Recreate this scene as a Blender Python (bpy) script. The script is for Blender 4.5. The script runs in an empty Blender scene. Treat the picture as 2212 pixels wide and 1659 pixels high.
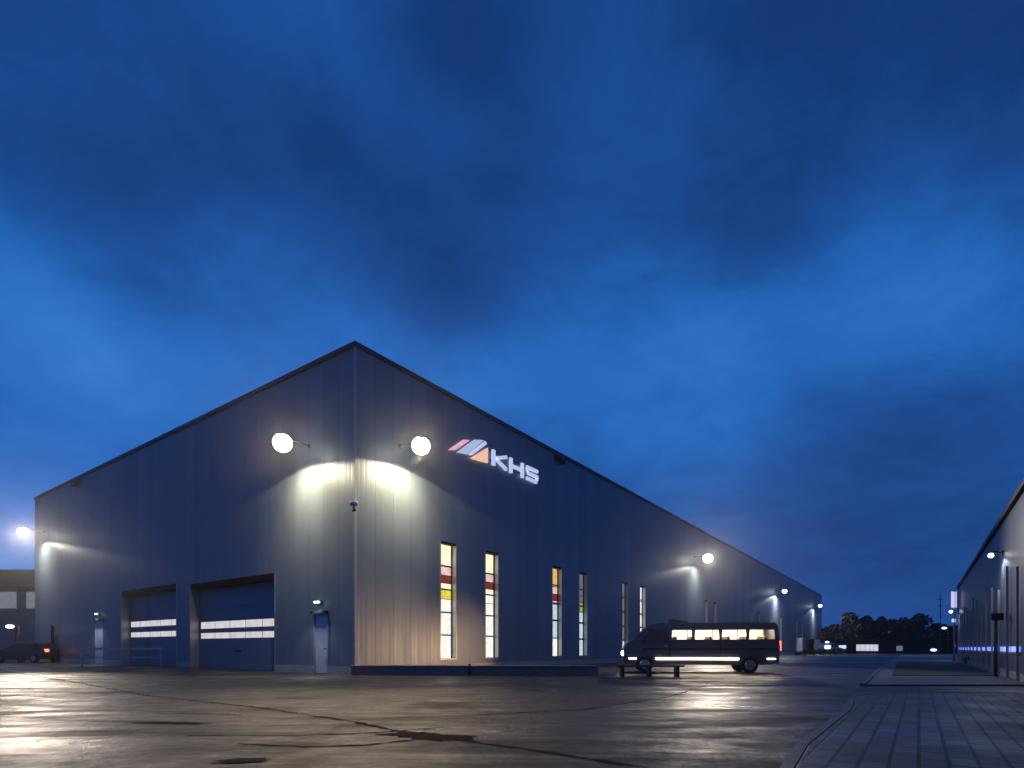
import bpy, bmesh, math, random
import numpy as np
from mathutils import Vector, Matrix

R = math.radians
scene = bpy.context.scene
COL = scene.collection

# ------------------------------------------------------------------ camera
EYE = 1.05
cd = bpy.data.cameras.new("camera")
cam = bpy.data.objects.new("camera", cd); COL.objects.link(cam)
cam.location = (0, 0, EYE); cam.rotation_euler = (R(90), 0, 0)
cd.sensor_width = 36; cd.lens = 1222 / 2212 * 36; cd.shift_y = 570.5 / 2212
cd.clip_end = 6000; cd.clip_start = .05
scene.camera = cam
scene.view_settings.view_transform = 'Standard'; scene.view_settings.look = 'None'
scene.view_settings.gamma = 1; scene.view_settings.exposure = 0
try: scene.cycles.use_denoising = True
except Exception: pass
scene.cycles.max_bounces = 6; scene.cycles.sample_clamp_indirect = 4

# ------------------------------------------------------------------ sky (dusk, broken cloud)
world = bpy.data.worlds.new("World"); scene.world = world; world.use_nodes = True
wt = world.node_tree; wt.nodes.clear()
def N(t, kind, **kw):
    n = t.nodes.new(kind)
    for k, v in kw.items(): setattr(n, k, v)
    return n
def mth(t, op, a, b=None, c=None):
    n = N(t, 'ShaderNodeMath', operation=op)
    for i, v in enumerate((a, b, c)):
        if v is None: continue
        if isinstance(v, (int, float)): n.inputs[i].default_value = v
        else: t.links.new(v, n.inputs[i])
    return n.outputs[0]
def vmth(t, op, a, b=None, out=0):
    n = N(t, 'ShaderNodeVectorMath', operation=op)
    for i, v in enumerate((a, b)):
        if v is None: continue
        if isinstance(v, (tuple, list)): n.inputs[i].default_value = v
        else: t.links.new(v, n.inputs[i])
    return n.outputs[out]
def ramp(t, fac, stops, interp='LINEAR'):
    n = N(t, 'ShaderNodeValToRGB'); cr = n.color_ramp; cr.interpolation = interp
    while len(cr.elements) < len(stops): cr.elements.new(.5)
    for e, (p, c) in zip(cr.elements, stops):
        e.position = p; e.color = (*c, 1) if len(c) == 3 else c
    t.links.new(fac, n.inputs[0]); return n.outputs[0]
def noise(t, vec, scale, detail=4, rough=.55, dist=0):
    n = N(t, 'ShaderNodeTexNoise'); n.inputs['Scale'].default_value = scale
    n.inputs['Detail'].default_value = detail; n.inputs['Roughness'].default_value = rough
    n.inputs['Distortion'].default_value = dist
    if vec is not None: t.links.new(vec, n.inputs['Vector'])
    return n
def s2l(r, g, b):
    f = lambda c: (c / 255 / 12.92) if c / 255 <= .04045 else ((c / 255 + .055) / 1.055) ** 2.4
    return (f(r), f(g), f(b))

tc = N(wt, 'ShaderNodeTexCoord')
sep = N(wt, 'ShaderNodeSeparateXYZ'); wt.links.new(tc.outputs['Generated'], sep.inputs[0])
az = mth(wt, 'ARCTAN2', sep.outputs[0], sep.outputs[1])
el = mth(wt, 'ARCSINE', sep.outputs[2])
cmb = N(wt, 'ShaderNodeCombineXYZ'); wt.links.new(az, cmb.inputs[0]); wt.links.new(el, cmb.inputs[1])
zz = mth(wt, 'ADD', mth(wt, 'MAXIMUM', sep.outputs[2], 0), .22)
cl = N(wt, 'ShaderNodeCombineXYZ')
wt.links.new(mth(wt, 'DIVIDE', sep.outputs[0], zz), cl.inputs[0]); wt.links.new(mth(wt, 'DIVIDE', sep.outputs[1], zz), cl.inputs[1])
n1 = noise(wt, cl.outputs[0], 1.1, 5, .5, .3)
n2 = noise(wt, cl.outputs[0], 2.6, 7, .64, .6)
warp = vmth(wt, 'SUBTRACT', n1.outputs['Color'], (.5, .5, .5))
wv = vmth(wt, 'MULTIPLY', warp, (.22, .14, 0))
dirv = vmth(wt, 'ADD', cmb.outputs[0], wv)
# brightness of the cloud deck by direction, rows of constant height: (row, [(column, value)...]) turned into azimuth/elevation
ROWS = {0:[(0,.30),(300,.42),(600,.52),(780,.45),(950,.14),(1200,.34),(1600,.2),(1900,.3),(2180,.14)],
 150:[(150,.5),(330,.4),(700,.5),(1000,.24),(1230,.38),(1400,.46),(1700,.26),(2100,.26)],
 250:[(0,.36),(200,.42),(480,.36),(750,.34),(1050,.33),(1250,.42),(1400,.54),(1550,.42),(1750,.3),(2100,.3)],
 350:[(50,.42),(320,.31),(620,.31),(900,.42),(1100,.34),(1350,.48),(1600,.33),(1900,.38),(2150,.38)],
 450:[(0,.46),(300,.36),(550,.40),(800,.26),(1050,.36),(1300,.46),(1550,.40),(1750,.28),(1950,.6),(2150,.5)],
 530:[(0,.74),(250,.5),(450,.54),(650,.44),(950,.34),(1150,.44),(1400,.48),(1650,.34),(1850,.6),(2000,.76),(2200,.6)],
 620:[(0,.88),(180,.64),(350,.5),(550,.6),(750,.54),(1020,.32),(1180,.52),(1350,.62),(1550,.58),(1750,.62),(2000,.76),(2200,.66)],
 700:[(60,.95),(200,.8),(330,.56),(550,.68),(750,.68),(950,.5),(1080,.56),(1250,.68),(1450,.82),(1700,.68),(2000,.74),(2200,.66)],
 800:[(60,.94),(250,.92),(450,.76),(640,.72),(950,.84),(1120,.84),(1300,.74),(1500,.78),(1800,.68),(2100,.64)],
 900:[(80,.8),(280,.86),(1350,.8),(1600,.7),(1850,.48),(2100,.46)],
 1000:[(0,.78),(150,.74),(1450,.72),(1650,.52),(1850,.35),(2050,.38)],
 1100:[(0,.98),(1650,.5),(1800,.40),(2000,.38),(2200,.40)], 1200:[(30,1.0),(1700,.36),(1880,.36),(2030,.32)], 1310:[(0,.95),(1850,.5),(2000,.46)]}
SK = []
for v_, row in ROWS.items():
    for u_, q in row:
        a_ = math.atan2(u_ - 1106, 1222); SK.append((a_, math.atan2(1400 - v_, math.hypot(u_ - 1106, 1222)), q))
SK += [(R(a_), R(e_), q) for a_, e_, q in ((-70,20,.8),(-70,45,.45),(70,15,.4),(75,42,.35),(0,78,.35),(-40,62,.45),(40,62,.35),(0,8,.6),(-20,8,.7))]
sig = (.105, .062)
P = np.array([[a_, e_] for a_, e_, _ in SK]); V = np.array([q for *_, q in SK]) - .5
D = (P[:, None, :] - P[None, :, :]) / np.array(sig)
K = np.exp(-.5 * (D ** 2).sum(-1)); Wt = np.linalg.solve(K + .65 * np.eye(len(V)), V)
acc = None
sdir = vmth(wt, 'MULTIPLY', dirv, (1 / sig[0], 1 / sig[1], 0))
for (a_, e_), w in zip(P, Wt):
    dd = vmth(wt, 'DISTANCE', sdir, (a_ / sig[0], e_ / sig[1], 0), out=1)
    g = mth(wt, 'POWER', math.exp(-.5), mth(wt, 'MULTIPLY', dd, dd))
    acc = mth(wt, 'MULTIPLY', g, float(w)) if acc is None else mth(wt, 'MULTIPLY_ADD', g, float(w), acc)
val = mth(wt, 'ADD', acc, .5)
val = mth(wt, 'MULTIPLY_ADD', mth(wt, 'SUBTRACT', n2.outputs['Fac'], .5), .36, val)
n3 = noise(wt, cl.outputs[0], 6.5, 7, .68, 1.2)
val = mth(wt, 'MULTIPLY_ADD', mth(wt, 'SUBTRACT', n3.outputs['Fac'], .5), .20, val)
skycol = ramp(wt, val, [(0, s2l(9, 34, 84)), (.28, s2l(17, 56, 116)), (.5, s2l(25, 77, 149)), (.7, s2l(35, 102, 186)),
                        (.9, s2l(48, 118, 202)), (1, s2l(80, 134, 212))])
nish = N(wt, 'ShaderNodeTexSky', sky_type='NISHITA'); nish.sun_disc = False
nish.sun_elevation = R(1.0); nish.sun_rotation = R(200)          # the sun has gone behind the camera
add = N(wt, 'ShaderNodeMixRGB', blend_type='ADD'); add.inputs[0].default_value = 1
sc_ = N(wt, 'ShaderNodeMixRGB', blend_type='MULTIPLY'); sc_.inputs[0].default_value = 1
sc_.inputs[2].default_value = (.004, .004, .004, 1)
wt.links.new(nish.outputs[0], sc_.inputs[1]); wt.links.new(skycol, add.inputs[1]); wt.links.new(sc_.outputs[0], add.inputs[2])
bg = N(wt, 'ShaderNodeBackground'); bg.inputs[1].default_value = 1.0
wt.links.new(add.outputs[0], bg.inputs[0])
wo = N(wt, 'ShaderNodeOutputWorld'); wt.links.new(bg.outputs[0], wo.inputs[0])

# ------------------------------------------------------------------ materials
def mat(name, col, rough=.6, metal=0, emit=None, es=0, spec=.5):
    m = bpy.data.materials.new(name); m.use_nodes = True
    b = m.node_tree.nodes['Principled BSDF']
    b.inputs['Base Color'].default_value = (*col, 1); b.inputs['Roughness'].default_value = rough
    b.inputs['Metallic'].default_value = metal; b.inputs['Specular IOR Level'].default_value = spec
    if emit: b.inputs['Emission Color'].default_value = (*emit, 1); b.inputs['Emission Strength'].default_value = es
    return m
def varied(name, c1, c2, scale, rough=(.5, .8), metal=0, bump=.2, bscale=None, stretch=(1, 1, 1), bdist=.02):
    m = mat(name, c1, .6, metal); t = m.node_tree; b = t.nodes['Principled BSDF']
    tc = N(t, 'ShaderNodeTexCoord'); mp = N(t, 'ShaderNodeMapping'); mp.inputs['Scale'].default_value = stretch
    t.links.new(tc.outputs['Object'], mp.inputs[0])
    n = noise(t, mp.outputs[0], scale, 6, .6)
    t.links.new(ramp(t, n.outputs['Fac'], [(.3, c1), (.7, c2)]), b.inputs['Base Color'])
    r = N(t, 'ShaderNodeMapRange'); r.inputs[1].default_value = .3; r.inputs[2].default_value = .7
    r.inputs[3].default_value, r.inputs[4].default_value = rough
    t.links.new(n.outputs['Fac'], r.inputs[0]); t.links.new(r.outputs[0], b.inputs['Roughness'])
    n_ = noise(t, mp.outputs[0], bscale or scale * 6, 4, .6)
    bp = N(t, 'ShaderNodeBump'); bp.inputs['Strength'].default_value = bump; bp.inputs['Distance'].default_value = bdist
    t.links.new(n_.outputs['Fac'], bp.inputs['Height']); t.links.new(bp.outputs[0], b.inputs['Normal'])
    return m

def cladding(name, base, panel=1.0, rib=.25, metal=.25, rough=.45):
    m = mat(name, base, rough, metal); t = m.node_tree; b = t.nodes['Principled BSDF']
    tc = N(t, 'ShaderNodeTexCoord'); s = N(t, 'ShaderNodeSeparateXYZ'); t.links.new(tc.outputs['Object'], s.inputs[0])
    u = mth(t, 'ADD', s.outputs[0], s.outputs[1])
    pan = mth(t, 'DIVIDE', u, panel)
    fr = mth(t, 'FRACT', pan)
    joint = mth(t, 'LESS_THAN', mth(t, 'ABSOLUTE', mth(t, 'SUBTRACT', fr, .5)), .488)   # 0 in the joint
    wn = N(t, 'ShaderNodeTexWhiteNoise', noise_dimensions='1D'); t.links.new(mth(t, 'FLOOR', pan), wn.inputs['W'])
    n = noise(t, tc.outputs['Object'], .35, 5, .6)
    v = mth(t, 'MULTIPLY_ADD', wn.outputs['Value'], .12, .82)
    v = mth(t, 'MULTIPLY', v, mth(t, 'MULTIPLY_ADD', n.outputs['Fac'], .35, .86))
    v = mth(t, 'MULTIPLY', v, mth(t, 'MULTIPLY_ADD', joint, .35, .65))
    mx = N(t, 'ShaderNodeVectorMath', operation='SCALE'); mx.inputs[0].default_value = base; t.links.new(v, mx.inputs['Scale'])
    t.links.new(mx.outputs[0], b.inputs['Base Color'])
    ribs = mth(t, 'PINGPONG', mth(t, 'DIVIDE', u, rib), .5)
    ribs = mth(t, 'SMOOTH_MIN', ribs, .28, .12)
    streak = N(t, 'ShaderNodeMapping'); streak.inputs['Scale'].default_value = (2.5, 2.5, .12)
    t.links.new(tc.outputs['Object'], streak.inputs[0]); n3 = noise(t, streak.outputs[0], 1.3, 5, .6)
    t.links.new(mth(t, 'MULTIPLY_ADD', n3.outputs['Fac'], .25, rough - .12), b.inputs['Roughness'])
    bp = N(t, 'ShaderNodeBump'); bp.inputs['Strength'].default_value = .5; bp.inputs['Distance'].default_value = .02
    t.links.new(mth(t, 'ADD', ribs, joint), bp.inputs['Height']); t.links.new(bp.outputs[0], b.inputs['Normal'])
    return m

def lit_pane(name, col, strength, scale=3.0, contrast=.5):
    """lit room seen through glass: uneven interior glow under a glossy coat"""
    m = mat(name, (.05, .05, .05), .08, 0, col, strength); t = m.node_tree; b = t.nodes['Principled BSDF']
    tc = N(t, 'ShaderNodeTexCoord'); n = noise(t, tc.outputs['Object'], scale, 3, .6)
    t.links.new(mth(t, 'MULTIPLY', mth(t, 'MULTIPLY_ADD', n.outputs['Fac'], contrast * 2, 1 - contrast), strength), b.inputs['Emission Strength'])
    return m

M = {}
M['clad'] = cladding('hall_cladding', (.215, .265, .315), 1.0, .25)
M['clad2'] = cladding('second_hall_cladding', (.15, .195, .27), 1.2, .3, .5, .38)
M['dark'] = mat('dark_trim', (.02, .022, .028), .5, .3)
M['reveal'] = varied('aluminium_reveal', (.36, .36, .35), (.46, .46, .45), 3, (.35, .5), .5, .05)
M['soffit_shade'] = mat('shaded_soffit', (.006, .007, .010), .8, spec=.2)  # lintel shade put into a near-black colour
M['gate'] = cladding('gate_panel', (.20, .245, .30), 20, 20, .2, .45)
M['steel'] = varied('galvanised_steel', (.42, .43, .45), (.55, .56, .58), 8, (.3, .5), .8, .05)
M['paintgrey'] = varied('grey_paint', (.30, .32, .35), (.38, .40, .43), 4, (.4, .6), .1, .05)
M['door'] = varied('pale_door_paint', (.55, .58, .62), (.66, .69, .72), 3, (.35, .5), .1, .05)
M['housing'] = mat('lamp_housing', (.12, .12, .13), .4, .6)
M['cream'] = lit_pane('pane_cream', (1, .86, .58), 1.15)
M['white'] = lit_pane('pane_white', (1, .97, .88), 1.0, 4, .35)
M['cool'] = lit_pane('pane_cool', (.72, .86, 1), .75, 4, .4)
M['amber'] = lit_pane('pane_amber', (1, .62, .22), .75)
M['yellow'] = lit_pane('pane_yellow', (1, .80, .08), .8)
M['red'] = lit_pane('pane_red', (.55, .06, .02), .35)
M['pink'] = lit_pane('pane_pink', (1, .72, .68), .8)
M['dim'] = lit_pane('pane_dim', (.62, .66, .78), .22, 5, .6)
M['dimgreen'] = lit_pane('pane_green', (.75, .85, .2), .35)
M['bright'] = lit_pane('pane_bright', (.95, .93, 1), 1.0)
M['gatelight'] = lit_pane('gate_glazing', (.93, .88, .90), .68, 2, .3)
M['bluestrip'] = lit_pane('blue_glazing', (.16, .22, .95), 1.6, 1.5, .6)
M['rubber'] = mat('rubber', (.015, .015, .015), .8)
M['carpaint'] = mat('dark_car_paint', (.025, .028, .035), .25, .3)
M['vanpaint'] = mat('dark_van_paint', (.10, .11, .13), .3, .4)
M['glass'] = mat('dark_glass', (.01, .012, .016), .08)
M['rim'] = mat('alloy', (.5, .5, .5), .3, .9)
M['wood'] = varied('dark_wood', (.035, .022, .014), (.07, .045, .028), 6, (.5, .7), 0, .2, None, (1, 12, 12))
M['concrete'] = varied('concrete', (.32, .30, .29), (.45, .42, .40), 2.2, (.45, .8), 0, .3, 30)
M['brownstone'] = varied('brown_concrete', (.24, .17, .15), (.34, .25, .22), 2.2, (.5, .8), 0, .3, 30)
M['bark'] = varied('bark', (.03, .025, .02), (.06, .05, .04), 5, (.8, .95), 0, .6)
M['leafa'] = varied('leaf_dark', (.008, .011, .010), (.016, .02, .013), .6, (.6, .8), 0, .1)
M['leafb'] = varied('leaf_shrub', (.05, .07, .03), (.12, .13, .06), 1.5, (.5, .8), 0, .1)
M['farwall'] = varied('far_wall', (.16, .16, .17), (.22, .22, .22), .4, (.6, .8), 0, .1)
M['farroof'] = mat('far_roof', (.008, .009, .012), .9, spec=.2)
def lens(name, col, s): return mat(name, (.8, .8, .8), .3, 0, col, s)
M['lens'] = lens('flood_lens', (1, .93, .74), 7)
M['lensdim'] = lens('flood_lens_far', (.95, .97, 1), 8)
M['headlamp'] = lens('headlamp_lens', (1, .93, .8), 22)
M['tail'] = lens('tail_lens', (1, .10, .05), 5)
M['trailglow'] = lens('trail_glow', (1, .78, .55), 20)
M['cabin'] = lit_pane('minibus_lit_window', (1, .78, .56), 3.0, 2.6, .75)
M['bandglow'] = lens('band_glow', (1, .80, .58), 26)
M['reflector_curtain'] = mat('reflector_cloth', (.75, .68, .58), .8)
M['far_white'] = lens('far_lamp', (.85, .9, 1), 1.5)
M['far_blue'] = lens('far_blue', (.55, .75, 1), 1.1)
M['far_win'] = lit_pane('far_window', (.78, .8, 1), .8, .5, .5)
M['logo_white'] = lens('logo_white', (.62, .70, 1), .72)
M['logo_grey'] = lens('logo_grey', (.55, .66, .86), .62)
M['logo_pink'] = lens('logo_pink', (1, .5, .5), .72)
M['logo_orange'] = lens('logo_orange', (1, .55, .28), .85)
M['redsign'] = mat('dark_red_sign', (.10, .03, .03), .5)
M['pole'] = mat('brown_pole', (.09, .075, .05), .5, .2)
M['violet'] = lens('violet_sign', (.72, .62, 1), .9)

# wet asphalt
def asphalt():
    m = mat('wet_asphalt', (.05, .05, .05), .4); t = m.node_tree; b = t.nodes['Principled BSDF']
    tc = N(t, 'ShaderNodeTexCoord'); O = tc.outputs['Object']
    a = noise(t, O, .30, 7, .68, 1.0); g = noise(t, O, 2.2, 6, .65); fine = noise(t, O, 70, 3, .7)
    st = N(t, 'ShaderNodeMapping'); st.inputs['Rotation'].default_value = (0, 0, R(-12)); st.inputs['Scale'].default_value = (.35, 1.6, 1)
    t.links.new(O, st.inputs[0]); band = noise(t, st.outputs[0], .8, 6, .6, .8)
    wet = mth(t, 'MULTIPLY_ADD', band.outputs['Fac'], .6, mth(t, 'MULTIPLY', a.outputs['Fac'], .5))
    base = ramp(t, mth(t, 'MULTIPLY_ADD', g.outputs['Fac'], .45, mth(t, 'MULTIPLY', wet, .6)),
                [(.44, (.009, .009, .011)), (.54, (.026, .021, .020)), (.66, (.125, .084, .062))])
    sm = N(t, 'ShaderNodeMapping'); sm.inputs['Rotation'].default_value = (0, 0, R(-18)); sm.inputs['Scale'].default_value = (.8, 2.2, 1)
    t.links.new(O, sm.inputs[0]); sn = noise(t, sm.outputs[0], 1.1, 5, .62, .5)
    spots = N(t, 'ShaderNodeMapRange'); spots.inputs[1].default_value = .36; spots.inputs[2].default_value = .43
    spots.inputs[3].default_value = .3; spots.inputs[4].default_value = 1; t.links.new(sn.outputs['Fac'], spots.inputs[0])
    sp = mth(t, 'MULTIPLY', mth(t, 'MULTIPLY_ADD', fine.outputs['Fac'], 1.6, .2), spots.outputs[0])
    mx = N(t, 'ShaderNodeVectorMath', operation='SCALE'); t.links.new(base, mx.inputs[0]); t.links.new(sp, mx.inputs['Scale'])
    t.links.new(mx.outputs[0], b.inputs['Base Color'])
    b.inputs['Specular IOR Level'].default_value = .4
    rr = N(t, 'ShaderNodeMapRange'); rr.inputs[1].default_value = .42; rr.inputs[2].default_value = .68
    rr.inputs[3].default_value = .75; rr.inputs[4].default_value = .22
    t.links.new(wet, rr.inputs[0]); t.links.new(rr.outputs[0], b.inputs['Roughness'])
    bp = N(t, 'ShaderNodeBump'); bp.inputs['Strength'].default_value = .55; bp.inputs['Distance'].default_value = .012
    bp2 = N(t, 'ShaderNodeBump'); bp2.inputs['Strength'].default_value = .6; bp2.inputs['Distance'].default_value = .10
    t.links.new(g.outputs['Fac'], bp2.inputs['Height']); t.links.new(bp2.outputs[0], bp.inputs['Normal'])
    t.links.new(fine.outputs['Fac'], bp.inputs['Height']); t.links.new(bp.outputs[0], b.inputs['Normal'])
    return m
M['asphalt'] = asphalt()
M['tar'] = varied('tar_seam', (.006, .006, .006), (.012, .011, .011), 4, (.8, .95), 0, .4, 40)
M['tar'].node_tree.nodes['Principled BSDF'].inputs['Specular IOR Level'].default_value = .1
def paving():
    m = mat('block_paving', (.1, .1, .1), .6); t = m.node_tree; b = t.nodes['Principled BSDF']
    tc = N(t, 'ShaderNodeTexCoord'); mp = N(t, 'ShaderNodeMapping'); mp.inputs['Rotation'].default_value = (0, 0, R(-54.27))
    t.links.new(tc.outputs['Object'], mp.inputs[0])
    br = N(t, 'ShaderNodeTexBrick'); t.links.new(mp.outputs[0], br.inputs['Vector'])
    br.inputs['Scale'].default_value = 1; br.inputs['Brick Width'].default_value = .42; br.inputs['Row Height'].default_value = .21
    br.inputs['Mortar Size'].default_value = .018; br.inputs['Mortar Smooth'].default_value = .2; br.inputs['Bias'].default_value = .1
    br.inputs['Color1'].default_value = (.075, .072, .072, 1); br.inputs['Color2'].default_value = (.16, .155, .15, 1)
    br.inputs['Mortar'].default_value = (.012, .012, .012, 1)
    n = noise(t, tc.outputs['Object'], .7, 6, .6)
    mx = N(t, 'ShaderNodeVectorMath', operation='SCALE'); t.links.new(br.outputs['Color'], mx.inputs[0])
    t.links.new(mth(t, 'MULTIPLY_ADD', n.outputs['Fac'], 1.5, .2), mx.inputs['Scale']); t.links.new(mx.outputs[0], b.inputs['Base Color'])
    t.links.new(mth(t, 'MULTIPLY_ADD', n.outputs['Fac'], -.6, .85), b.inputs['Roughness'])
    bp = N(t, 'ShaderNodeBump'); bp.inputs['Strength'].default_value = .25; bp.inputs['Distance'].default_value = .006; bp.invert = True
    t.links.new(br.outputs['Fac'], bp.inputs['Height']); t.links.new(bp.outputs[0], b.inputs['Normal'])
    return m
M['paving'] = paving()
M['path'] = varied('concrete_path', (.10, .10, .105), (.17, .165, .165), .8, (.45, .75), 0, .3, 20)
M['verge'] = varied('dark_verge', (.025, .026, .02), (.05, .05, .035), 1.5, (.7, .9), 0, .8, 25)
M['kerb'] = varied('kerb_stone', (.07, .07, .07), (.13, .125, .12), 2, (.4, .7), 0, .2, 30)

# ------------------------------------------------------------------ mesh helpers
def box(bm, a, b, mi=0, bev=0):
    (x0, y0, z0), (x1, y1, z1) = a, b
    vs = [bm.verts.new(p) for p in ((x0,y0,z0),(x1,y0,z0),(x1,y1,z0),(x0,y1,z0),(x0,y0,z1),(x1,y0,z1),(x1,y1,z1),(x0,y1,z1))]
    fs = [bm.faces.new([vs[i] for i in q]) for q in ((0,3,2,1),(4,5,6,7),(0,1,5,4),(1,2,6,5),(2,3,7,6),(3,0,4,7))]
    for f in fs: f.material_index = mi
    if bev:
        es = {e for f in fs for e in f.edges}
        bmesh.ops.bevel(bm, geom=list(es), offset=bev, segments=2, profile=.5, affect='EDGES')
    return fs
def quad(bm, pts, mi=0):
    f = bm.faces.new([bm.verts.new(p) for p in pts]); f.material_index = mi; return f
def tube(bm, p0, p1, r0, r1=None, n=12, mi=0, caps=True):
    r1 = r0 if r1 is None else r1
    p0, p1 = Vector(p0), Vector(p1); d = (p1 - p0).normalized()
    a = d.orthogonal().normalized(); b = d.cross(a)
    ra = [bm.verts.new(p0 + (a * math.cos(k * 2 * math.pi / n) + b * math.sin(k * 2 * math.pi / n)) * r0) for k in range(n)]
    rb = [bm.verts.new(p1 + (a * math.cos(k * 2 * math.pi / n) + b * math.sin(k * 2 * math.pi / n)) * r1) for k in range(n)]
    for k in range(n):
        f = bm.faces.new((ra[k], ra[(k+1) % n], rb[(k+1) % n], rb[k])); f.material_index = mi; f.smooth = True
    if caps:
        bm.faces.new(ra[::-1]).material_index = mi; bm.faces.new(rb).material_index = mi
def prism(bm, poly, z0, z1, mi=0):
    lo = [bm.verts.new((x, y, z0)) for x, y in poly]; hi = [bm.verts.new((x, y, z1)) for x, y in poly]
    n = len(poly)
    bm.faces.new(hi).material_index = mi; bm.faces.new(lo[::-1]).material_index = mi
    for k in range(n):
        bm.faces.new((lo[k], lo[(k+1) % n], hi[(k+1) % n], hi[k])).material_index = mi
def obj(name, bm, mats, parent=None, recalc=True, bev=0):
    if recalc: bmesh.ops.recalc_face_normals(bm, faces=bm.faces)
    me = bpy.data.meshes.new(name); bm.to_mesh(me); bm.free()
    for m in (mats if isinstance(mats, (list, tuple)) else [mats]): me.materials.append(M[m] if isinstance(m, str) else m)
    o = bpy.data.objects.new(name, me); COL.objects.link(o)
    if parent: o.parent = parent
    if bev:
        md = o.modifiers.new('bevel', 'BEVEL'); md.width = bev; md.segments = 2; md.limit_method = 'ANGLE'
    return o
def tag(o, label, cat, group=None):
    o['label'] = label; o['category'] = cat
    if group: o['group'] = group
    return o
def thing(name, label, cat, loc=(0,0,0), rz=0, group=None):
    o = bpy.data.objects.new(name, None); COL.objects.link(o)
    o.location = loc; o.rotation_euler = (0, 0, rz); o.empty_display_size = .3
    return tag(o, label, cat, group)
def struct(o): o['kind'] = 'structure'; return o
def copy_thing(root, loc, rz, label, group=None):
    def rec(o, parent):
        c = o.copy(); COL.objects.link(c)
        if parent: c.parent = parent
        for ch in [x for x in list(o.children)]: rec(ch, c)
        return c
    c = rec(root, None); c.location = loc; c.rotation_euler = (0, 0, rz); c['label'] = label
    if group: c['group'] = group
    return c

# plan: hall corner and wall directions (metres, camera stands at the origin)
ANG = math.atan2(.812, .584)
HC = Vector((-6.137, 22.12, 0)); DR = Vector((.584, .812, 0)).normalized(); DL = Vector((-.812, .584, 0)).normalized()
def hall_pt(side, s, d, z):       # a point at distance s along the road (R) or gate (L) wall, d out from it
    return HC + (DR * s - DL * d if side == 'R' else DL * s - DR * d) + Vector((0, 0, z))
def loc_pt(side, s, d, z): return (s, -d, z) if side == 'R' else (-d, s, z)
HH = 12.87; LR = 130.8; LL = 39.2

# ------------------------------------------------------------------ ground
bm = bmesh.new(); quad(bm, [(-900,-300,0),(900,-300,0),(900,2500,0),(-900,2500,0)])
struct(obj('ground', bm, 'asphalt', recalc=False))
random.seed(4)
def seam(name, pts, w, z=.004, m='tar'):
    bm = bmesh.new(); L = []; 
    dense = []
    for (a, b) in zip(pts[:-1], pts[1:]):
        a, b = Vector(a), Vector(b); n = max(2, int((b - a).length / .12))
        dense += [a.lerp(b, k / n) for k in range(n)]
    dense.append(Vector(pts[-1]))
    for k, p in enumerate(dense):
        d = (dense[min(k+1, len(dense)-1)] - dense[max(k-1, 0)]).normalized(); nn = Vector((-d.y, d.x))
        j = random.uniform(-.25, .25) * w; ww = w * random.choice((.12, .3, .5, .7)) * random.uniform(.6, 1.1)
        L.append((bm.verts.new((p.x + nn.x * (ww + j), p.y + nn.y * (ww + j), z)), bm.verts.new((p.x - nn.x * (ww - j), p.y - nn.y * (ww - j), z))))
    for a, b in zip(L[:-1], L[1:]): bm.faces.new((a[0], a[1], b[1], b[0]))
    return struct(obj(name, bm, m))
seam('asphalt_seam', [(-30,30),(-24.2,26.7),(-13.1,17.1),(-8.2,12.6),(-4.4,9.9),(-2.4,8.2),(-1.4,7.1),(.1,5.9),(1.2,4.95)], .10)
seam('asphalt_seam', [(-2.3,8.3),(-.6,8.9),(1.2,9.6),(3.4,12.2),(5.5,16)], .06)
seam('asphalt_seam', [(-3.9,6.8),(-2.6,6.75),(-1.7,7.0),(-.9,7.5)], .055)
seam('asphalt_seam', [(-3.0,6.2),(-2.2,6.0),(-1.6,6.1),(-1.1,6.45)], .07)
def patch(c, rx, ry, rz, z):
    bm = bmesh.new(); n = 40; vs = []
    for k in range(n):
        a = k * 2 * math.pi / n; e = 1 / max(abs(math.cos(a)), abs(math.sin(a))) ** .75 * random.uniform(.6, 1.15)
        x, y = rx * math.cos(a) * e, ry * math.sin(a) * e
        vs.append(bm.verts.new((c[0] + x * math.cos(rz) - y * math.sin(rz), c[1] + x * math.sin(rz) + y * math.cos(rz), z)))
    bm.faces.new(vs); return struct(obj('asphalt_patch', bm, 'tar'))
for k, a in enumerate([((-1.05,6.75),.6,.24,-.5),((-2.5,5.25),.26,.11,.1),((-4.7,7.9),.6,.10,-.15)]):
    patch(*a, .008 + .0012 * k)

# pavements on the right: near block paving, drive, far path and verge, with kerb steps
def slab(name, poly, z0, z1, m):
    bm = bmesh.new(); prism(bm, poly, z0, z1); return struct(obj(name, bm, m, bev=.015))
near = [(1.25,3.0),(1.9,4.0),(2.5,4.95),(3.05,5.83),(4.2,7.4),(5.5,9.17),(6.6,10.9),(7.1,11.7),(7.7,12.2),(8.5,12.5),(9.6,12.55),(13.2,11.9),(11.6,9.6),(4.5,-1.0),(-1,-1)]
slab('block_pavement', near, -.2, .055, 'paving')
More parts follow.
